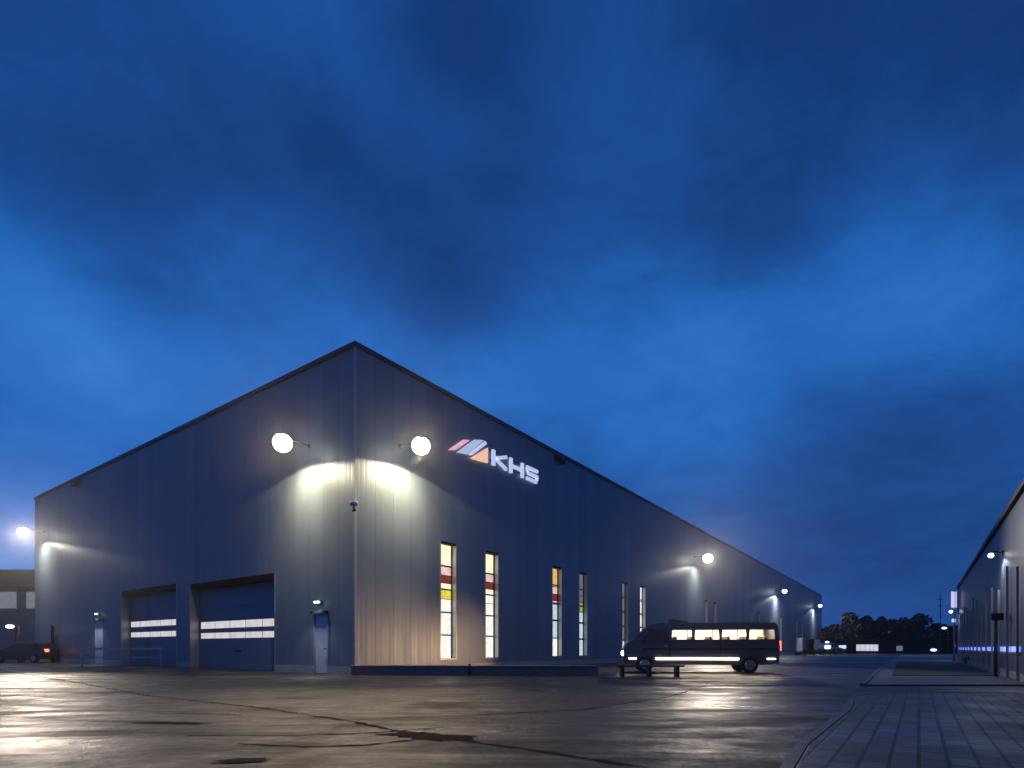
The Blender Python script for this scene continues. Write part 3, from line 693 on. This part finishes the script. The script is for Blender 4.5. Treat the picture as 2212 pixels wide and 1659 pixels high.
# ------------------------------------------------------------------ left background
fb = thing('warehouse', 'low distant warehouse with a dark roof band at the left edge of the photo', 'warehouse', (-62, 66, 0))
bm = bmesh.new(); box(bm, (-20,-4,0), (18,18,7.6)); obj('wall', bm, 'farwall', fb)
bm = bmesh.new(); box(bm, (-20.4,-5.2,7.602), (18.4,18.4,9.5)); obj('roof', bm, 'farroof', fb)
bm = bmesh.new(); box(bm, (11.0,-5.28,9.3), (17.5,-5.202,9.48)); obj('lit_edge', bm, 'far_white', fb)  # glow put on a roof edge that only catches light
for x in (1.5, 6.0, 10.5, 14.8):
    bm = bmesh.new(); box(bm, (x-1.7,-4.06,5.4), (x+1.7,-4.002,7.2)); obj('window', bm, 'dim', fb)
    bm = bmesh.new(); box(bm, (x-1.6,-4.1,0), (x+1.6,-4.002,3.6)); obj('gate', bm, 'gate', fb)
# steel racks at the left
def rack(x, y, w, label, g):
    t = thing('storage_rack', label, 'rack', (x, y, 0), .0, g)
    for px in (-w/2, w/2):
        for py in (-.5, .5):
            bm = bmesh.new(); box(bm, (px-.09,py-.05,0), (px+.09,py+.05,2.7)); obj('post', bm, 'dark', t)
    for z in (.25, 1.15, 2.0):
        bm = bmesh.new(); box(bm, (-w/2+.091,-.5,z), (w/2-.091,.5,z+.07)); obj('shelf', bm, 'paintgrey', t)
    return t
rack(-33.6, 42.5, 1.0, 'dark steel rack beyond the gates, leftmost of the three racks', 'dark racks left of the gates')
rack(-32.2, 42.2, .8, 'dark steel rack beyond the gates, middle one of the three racks', 'dark racks left of the gates')
rack(-30.4, 41.6, .9, 'dark steel rack nearest the pale far door, rightmost of the three racks', 'dark racks left of the gates')
t = thing('guard_rail', 'pale steel guard rail standing in front of the farther gate', 'rail', (-21.6, 31.6, 0), -.02)
bm = bmesh.new(); box(bm, (-2.6,-.03,.95), (2.1,.03,1.08)); box(bm, (-2.6,-.03,.5), (2.1,.03,.56)); obj('rail', bm, 'steel', t)
for x in (-2.5, -.2, 2.0):
    bm = bmesh.new(); box(bm, (x-.04,.031,0), (x+.04,.10,1.08)); obj('post', bm, 'steel', t)
# lamps on posts at the left
def post_lamp(x, y, h, label, mt='far_white', r=.16, power=0, g='lamps on posts', rad=.05):
    t = thing('street_lamp', label, 'street lamp', (x, y, 0), 0, g)
    bm = bmesh.new(); tube(bm, (0,0,0), (0,0,h), rad, rad*.7); tube(bm, (0,0,h), (-.5,0,h+.1), rad*.6); obj('pole', bm, 'housing', t)
    bm = bmesh.new(); box(bm, (-.9,-.12,h+.06), (-.45,.12,h+.14), 0, .02); obj('housing', bm, 'housing', t)
    bm = bmesh.new(); bmesh.ops.create_uvsphere(bm, u_segments=12, v_segments=8, radius=r)
    for v in bm.verts: v.co = Vector((v.co.x*1.2-.68, v.co.y, v.co.z*.6+h+.06-r*.5))
    obj('lens', bm, mt, t)
    if power: spot('lamp_light', (-.68,0,h-.15), (0,0,-1), power, 150, .4, (1,.93,.75), .1, t)
    return t
M['lens_small'] = lens('small_lens', (1, .96, .9), 6)
post_lamp(-30.6+.7, 40, 2.75, 'short lamp post with a white light left of the far pale door', 'lens_small', .17)
post_lamp(-36.6, 42, 2.7, 'short lamp post with a white light beside the parked car at the left edge', 'lens_small', .22)
# out-of-frame yard lamps the left pools of light come from are the floodlight at the wall's far end

# ------------------------------------------------------------------ second hall on the right
H2 = 5.75
h2 = thing('second_hall', 'low grey hall with upright fins and a blue-lit window strip at the right edge', 'warehouse', (15.3, 16.9, 0), ANG)
bm = bmesh.new(); box(bm, (-14,-24,0), (34.8,0,H2)); obj('wall', bm, 'clad2', h2)
bm = bmesh.new(); box(bm, (-14.1,-24.1,H2+.002), (34.95,.12,H2+.17)); obj('roof', bm, 'dark', h2)
for k in range(14):
    x = .6 + k * 2.5
    bm = bmesh.new(); box(bm, (x-.035,.052,.0), (x+.035,.12,H2*.62 + .35*math.sin(k*2.1))); obj('fin', bm, 'paintgrey', h2)
for k in range(13):
    x = .75 + k * 2.5
    bm = bmesh.new(); box(bm, (x,.003,.93), (x+2.2,.045,1.10)); w_ = obj('window', bm, 'bluestrip', h2)
    bm = bmesh.new(); box(bm, (x-.05,.003,.86), (x+2.25,.07,.928)); obj('sill', bm, 'steel', w_)
bm = bmesh.new(); box(bm, (-14,.003,0), (34.8,.05,.28)); obj('plinth', bm, 'concrete', h2)
bm = bmesh.new(); box(bm, (34.802,-.3,0), (34.95,.05,5.6)); obj('corner_trim', bm, 'dark', h2)
f7 = floodlight('R', 0, 0, .35, .09, 90, 150, 'small white twin-armed lamp high on the low hall at the right edge', (.9, .95, 1), M['lens_small'],
           Vector((15.3,16.9,0)) + DR * 5.2 + Vector((0,0,4.5)), DL)
floodlight('R', 0, 0, .5, .12, 120, 0, 'small lamp at the far corner of the low hall above the violet sign', (.8, .75, 1), M['lens_small'],
           Vector((15.3,16.9,0)) + DR * 33.8 + Vector((0,0,3.9)), DL)
# violet sign column at the far corner
t = thing('sign_column', 'thin pole with a small violet lit sign at the far corner of the low hall', 'sign', (33.3, 42.6, 0), .3)
bm = bmesh.new(); tube(bm, (0,0,0), (0,0,5.4), .07); obj('pole', bm, 'steel', t)
bm = bmesh.new(); box(bm, (-.25,-.06,4.1), (.2,-.08+.0,5.3) if False else (.2,.06,5.3), 0, .02); box(bm, (-.2,-.05,3.0), (.1,.05,3.25)); obj('sign_panel', bm, 'violet', t)
# street sign pole
t = thing('sign_post', 'brown post with a small dark red sign on the pavement before the low hall', 'sign', (17.1, 20.0, .05))
bm = bmesh.new(); tube(bm, (0,0,0), (0,0,2.25), .055); obj('pole', bm, 'pole', t)
bm = bmesh.new(); box(bm, (-.22,-.085,1.98), (.22,-.058,2.24), 0, .01); obj('sign_panel', bm, 'redsign', t)
# benches / planters near the far corner
def planter(x, y, L_, label):
    t = thing('planter', label, 'planter', (x, y, .05), ANG)
    bm = bmesh.new(); box(bm, (-L_/2,-.5,0), (L_/2,.5,.45), 0, .02); obj('box', bm, 'dark', t)
    bm = bmesh.new(); box(bm, (-L_/2-.03,-.53,.451), (L_/2+.03,.53,.53), 0, .01); obj('rim', bm, 'concrete', t)
planter(29.8, 36.5, 2.6, 'low dark planter on the pavement beside the low hall')

# ------------------------------------------------------------------ trees, shrubs
def leaf_cloud(bm, clumps, count, size, rnd):
    for _ in range(count):
        c, r = rnd.choice(clumps)
        d = Vector((rnd.gauss(0,1), rnd.gauss(0,1), rnd.gauss(0,1))).normalized() * r * rnd.random() ** .35
        p = Vector(c) + Vector((d.x, d.y, d.z * .8)); s = size * rnd.uniform(.6, 1.4)
        a = Vector((rnd.gauss(0,1), rnd.gauss(0,1), rnd.gauss(0,1))).normalized(); b = a.orthogonal().normalized() * s
        a = a.cross(b).normalized() * s * .6
        bm.faces.new([bm.verts.new(p + q) for q in (b, a, -b, -a)])
def tree(x, y, h, w, seed, label, count=2600):
    rnd = random.Random(seed)
    t = thing('tree', label, 'tree', (x, y, 0), 0, 'dark trees beyond the road')
    bm = bmesh.new(); tube(bm, (0,0,0), (.1,0,h*.45), .25, .16, 8)
    clumps = []
    for k in range(13):
        a = rnd.uniform(0, 6.28); rr = w * .5 * rnd.uniform(.2, .85); zc = h * rnd.uniform(.38, .86)
        rr *= 1 - .6 * max(0, (zc/h - .55)) / .35
        c = (math.cos(a)*rr, math.sin(a)*rr, zc); clumps.append((c, w * rnd.uniform(.11, .2)))
        tube(bm, (.08,0,h*rnd.uniform(.25,.45)), c, .09, .02, 6)
    clumps.append(((0,0,h*.9), w*.1))
    obj('trunk', bm, 'bark', t)
    bm = bmesh.new(); leaf_cloud(bm, clumps, count, .34, rnd); obj('crown', bm, 'leafa', t, recalc=False)
def gx(u, Y): return (u - 1106) / 1222 * Y
TL = [(1800,122,6.2,6,'small dark tree right behind the far end of the road wall'),
      (1830,118,8.6,7.5,'tall dark round tree, first tall one right of the hall end'),
      (1872,124,8.2,9,'broad dark tree behind the small blue light'),
      (1905,122,8.0,8,'broad dark tree above the long row of lit windows'),
      (1940,128,6.0,7,'low dark tree right of the long row of lit windows'),
      (1985,116,8.0,11,'widest dark tree left of the thin mast'),
      (2025,126,6.6,8,'dark tree behind the thin mast'),
      (2056,120,5.6,8,'dark low tree beside the far corner of the low hall')]
for k, (u, Y, h, w, lab) in enumerate(TL): tree(gx(u, Y), Y, h, w, 20+k, lab)
bm = bmesh.new(); rnd = random.Random(3)
cl_ = [((gx(u, 135), 135 + rnd.uniform(-3,3), rnd.uniform(1.0,2.6)), rnd.uniform(1.5,2.6)) for u in range(1780, 2110, 12)]
leaf_cloud(bm, cl_, 7000, .5, rnd)
o = obj('hedgerow', bm, 'leafa', recalc=False); tag(o, 'dark belt of undergrowth beneath the distant trees', 'undergrowth'); o['kind'] = 'stuff'
def shrub(x, y, h, w, seed, label):
    rnd = random.Random(seed); t = thing('shrub', label, 'shrub', (x, y, 0), 0, 'shrubs along the foot of the road wall')
    cl = [((rnd.uniform(-w/2,w/2), rnd.uniform(-w/3,w/3), h*rnd.uniform(.3,.8)), h*.28) for _ in range(8)]
    bm = bmesh.new()
    for c, r in cl: tube(bm, (0,0,0), c, .02, .008, 5)
    obj('stem', bm, 'bark', t)
    bm = bmesh.new(); leaf_cloud(bm, cl, 900, .09, rnd); obj('foliage', bm, 'leafb', t, recalc=False)
for k, (s, d, h, lab) in enumerate([(66,6,1.0,'low shrub nearest the added minibus at the foot of the road wall'),(71,6.5,.9,'low shrub second from the added minibus along the road wall'),
        (76.5,7,1.1,'low shrub left of the second-last floodlight pool'),(83,7,.9,'low shrub right of the second-last floodlight pool'),(90,7,1.0,'low shrub midway between the two farthest floodlights'),(99,7,1.1,'low shrub near the far end of the road wall')]):
    p = hall_pt('R', s, d, 0); shrub(p.x, p.y, h, 2.4, 60+k, lab)
# young staked trees by the wall: dark small crowns
def sapling(s, d, h, seed, label):
    rnd = random.Random(seed); p = hall_pt('R', s, d, 0)
    t = thing('young_tree', label, 'young tree', p, 0, 'young trees by the road wall')
    bm = bmesh.new(); tube(bm, (0,0,0), (0,0,h*.7), .06, .04, 8); cl = []
    for k in range(7):
        c = (rnd.uniform(-.6,.6), rnd.uniform(-.6,.6), h*rnd.uniform(.62,.92)); cl.append((c, .45)); tube(bm, (0,0,h*.55), c, .03, .01, 5)
    obj('trunk', bm, 'bark', t)
    bm = bmesh.new(); leaf_cloud(bm, cl, 700, .11, rnd); obj('crown', bm, 'leafa', t, recalc=False)
sapling(84.5, 6, 4.0, 81, 'young tree with a small dark crown, nearer of the two by the road wall')
sapling(96, 6, 4.2, 82, 'young tree with a small dark crown, farther of the two by the road wall')

# containers / vans parked far along the road (white blocks)
def crate(s, d, w, h, label):
    p = hall_pt('R', s, d, 0); t = thing('utility_cabinet', label, 'cabinet', p, ANG, 'white cabinets at the foot of the road wall')
    bm = bmesh.new(); box(bm, (-w/2,-.35,.1), (w/2,.35,h), 0, .02); obj('cabinet_body', bm, 'door', t)
    bm = bmesh.new(); box(bm, (-w/2+.1,-.3,0), (w/2-.1,.3,.098)); obj('base', bm, 'concrete', t)
    bm = bmesh.new(); box(bm, (-w/2+.06,-.375,.16), (-.01,-.352,h-.08)); box(bm, (.01,-.375,.16), (w/2-.06,-.352,h-.08)); obj('cabinet_door', bm, 'paintgrey', t)
crate(83.5, 3, 2.2, 2.6, 'tall white cabinet below the second-last floodlight on the road wall')
crate(101, 3, 2.4, 2.6, 'tall white cabinet nearer the far end of the road wall')

# far lit building and lamps beyond the road's end
fb = thing('distant_building', 'long low distant building with a row of bright bluish windows below the trees', 'building', (gx(1885,108), 110, 0))
bm = bmesh.new(); box(bm, (-9,0,0), (17,6,2.6)); obj('wall', bm, 'farroof', fb)
bm = bmesh.new(); box(bm, (-9.3,-.3,2.602), (17.3,6.3,2.85)); obj('roof', bm, 'dark', fb)
for k in range(5):
    bm = bmesh.new(); box(bm, (-1.9+k*.86,-.04,.5), (-1.9+k*.86+.8,-.003,1.75)); obj('window', bm, 'far_win', fb)
bm = bmesh.new(); box(bm, (-5.3,-.04,.8), (-3.9,-.003,1.6)); obj('window', bm, 'far_blue', fb)
bm = bmesh.new(); box(bm, (5.9,-.04,.5), (7.1,-.003,1.5)); obj('window', bm, 'dim', fb)
t = thing('white_van', 'small white van parked beyond the far end of the road wall', 'van', (gx(1788,106), 106, 0), 0)
bm = bmesh.new(); profile_body(bm, [(-2.2,.4),(-2.2,1.9),(-2.0,2.0),(.9,2.0),(1.5,1.25),(2.2,1.05),(2.3,.4)], .95, 0, .1); obj('body', bm, 'door', t, bev=.05)
for sg in (-1,1):
    wheel(t, 1.5, sg*.85, .33); wheel(t, -1.4, sg*.85, .33)
    bm = bmesh.new(); quad(bm, [(.2,sg*.945,1.2),(1.45,sg*.945,1.2),(.95,sg*.87,1.8),(.2,sg*.87,1.8)]); obj('side_window', bm, 'glass', t)
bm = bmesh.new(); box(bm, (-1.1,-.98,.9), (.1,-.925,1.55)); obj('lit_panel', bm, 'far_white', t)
post_lamp(gx(1795,100), 100, 2.2, 'low lamp post with a white light at the far end of the road wall', 'far_white', .3)
post_lamp(gx(2048,100), 100, 4.7, 'distant lamp post with a small white light left of the low hall', 'far_white', .35)
post_lamp(gx(2027,80), 80, .9, 'short bollard-like lamp glowing white near the road end', 'far_white', .34)
t = thing('mast', 'thin tall mast rising above the distant trees', 'mast', (gx(2031,95), 95, 0))
bm = bmesh.new(); tube(bm, (0,0,0), (0,0,10), .11, .06); obj('pole', bm, 'housing', t)
bm = bmesh.new(); box(bm, (-.5,-.05,9.2), (.5,.05,9.3)); box(bm, (-.35,-.05,8.2), (.35,.05,8.28)); obj('cross_arm', bm, 'housing', t)

# thin haze added to give the lamps a halo
if True:
    bm = bmesh.new(); box(bm, (-140,-40,-1.2), (140,150,14.5))
    hz = obj('haze', bm, 'dark'); hz['kind'] = 'stuff'
    hm = bpy.data.materials.new('halo_haze'); hm.use_nodes = True; ht = hm.node_tree; ht.nodes.clear()
    pv = ht.nodes.new('ShaderNodeVolumePrincipled'); pv.inputs['Density'].default_value = .0006; pv.inputs['Color'].default_value = (.9, .93, 1, 1)
    pv.inputs['Anisotropy'].default_value = .87
    ho = ht.nodes.new('ShaderNodeOutputMaterial'); ht.links.new(pv.outputs[0], ho.inputs['Volume'])
    hz.data.materials.clear(); hz.data.materials.append(hm)
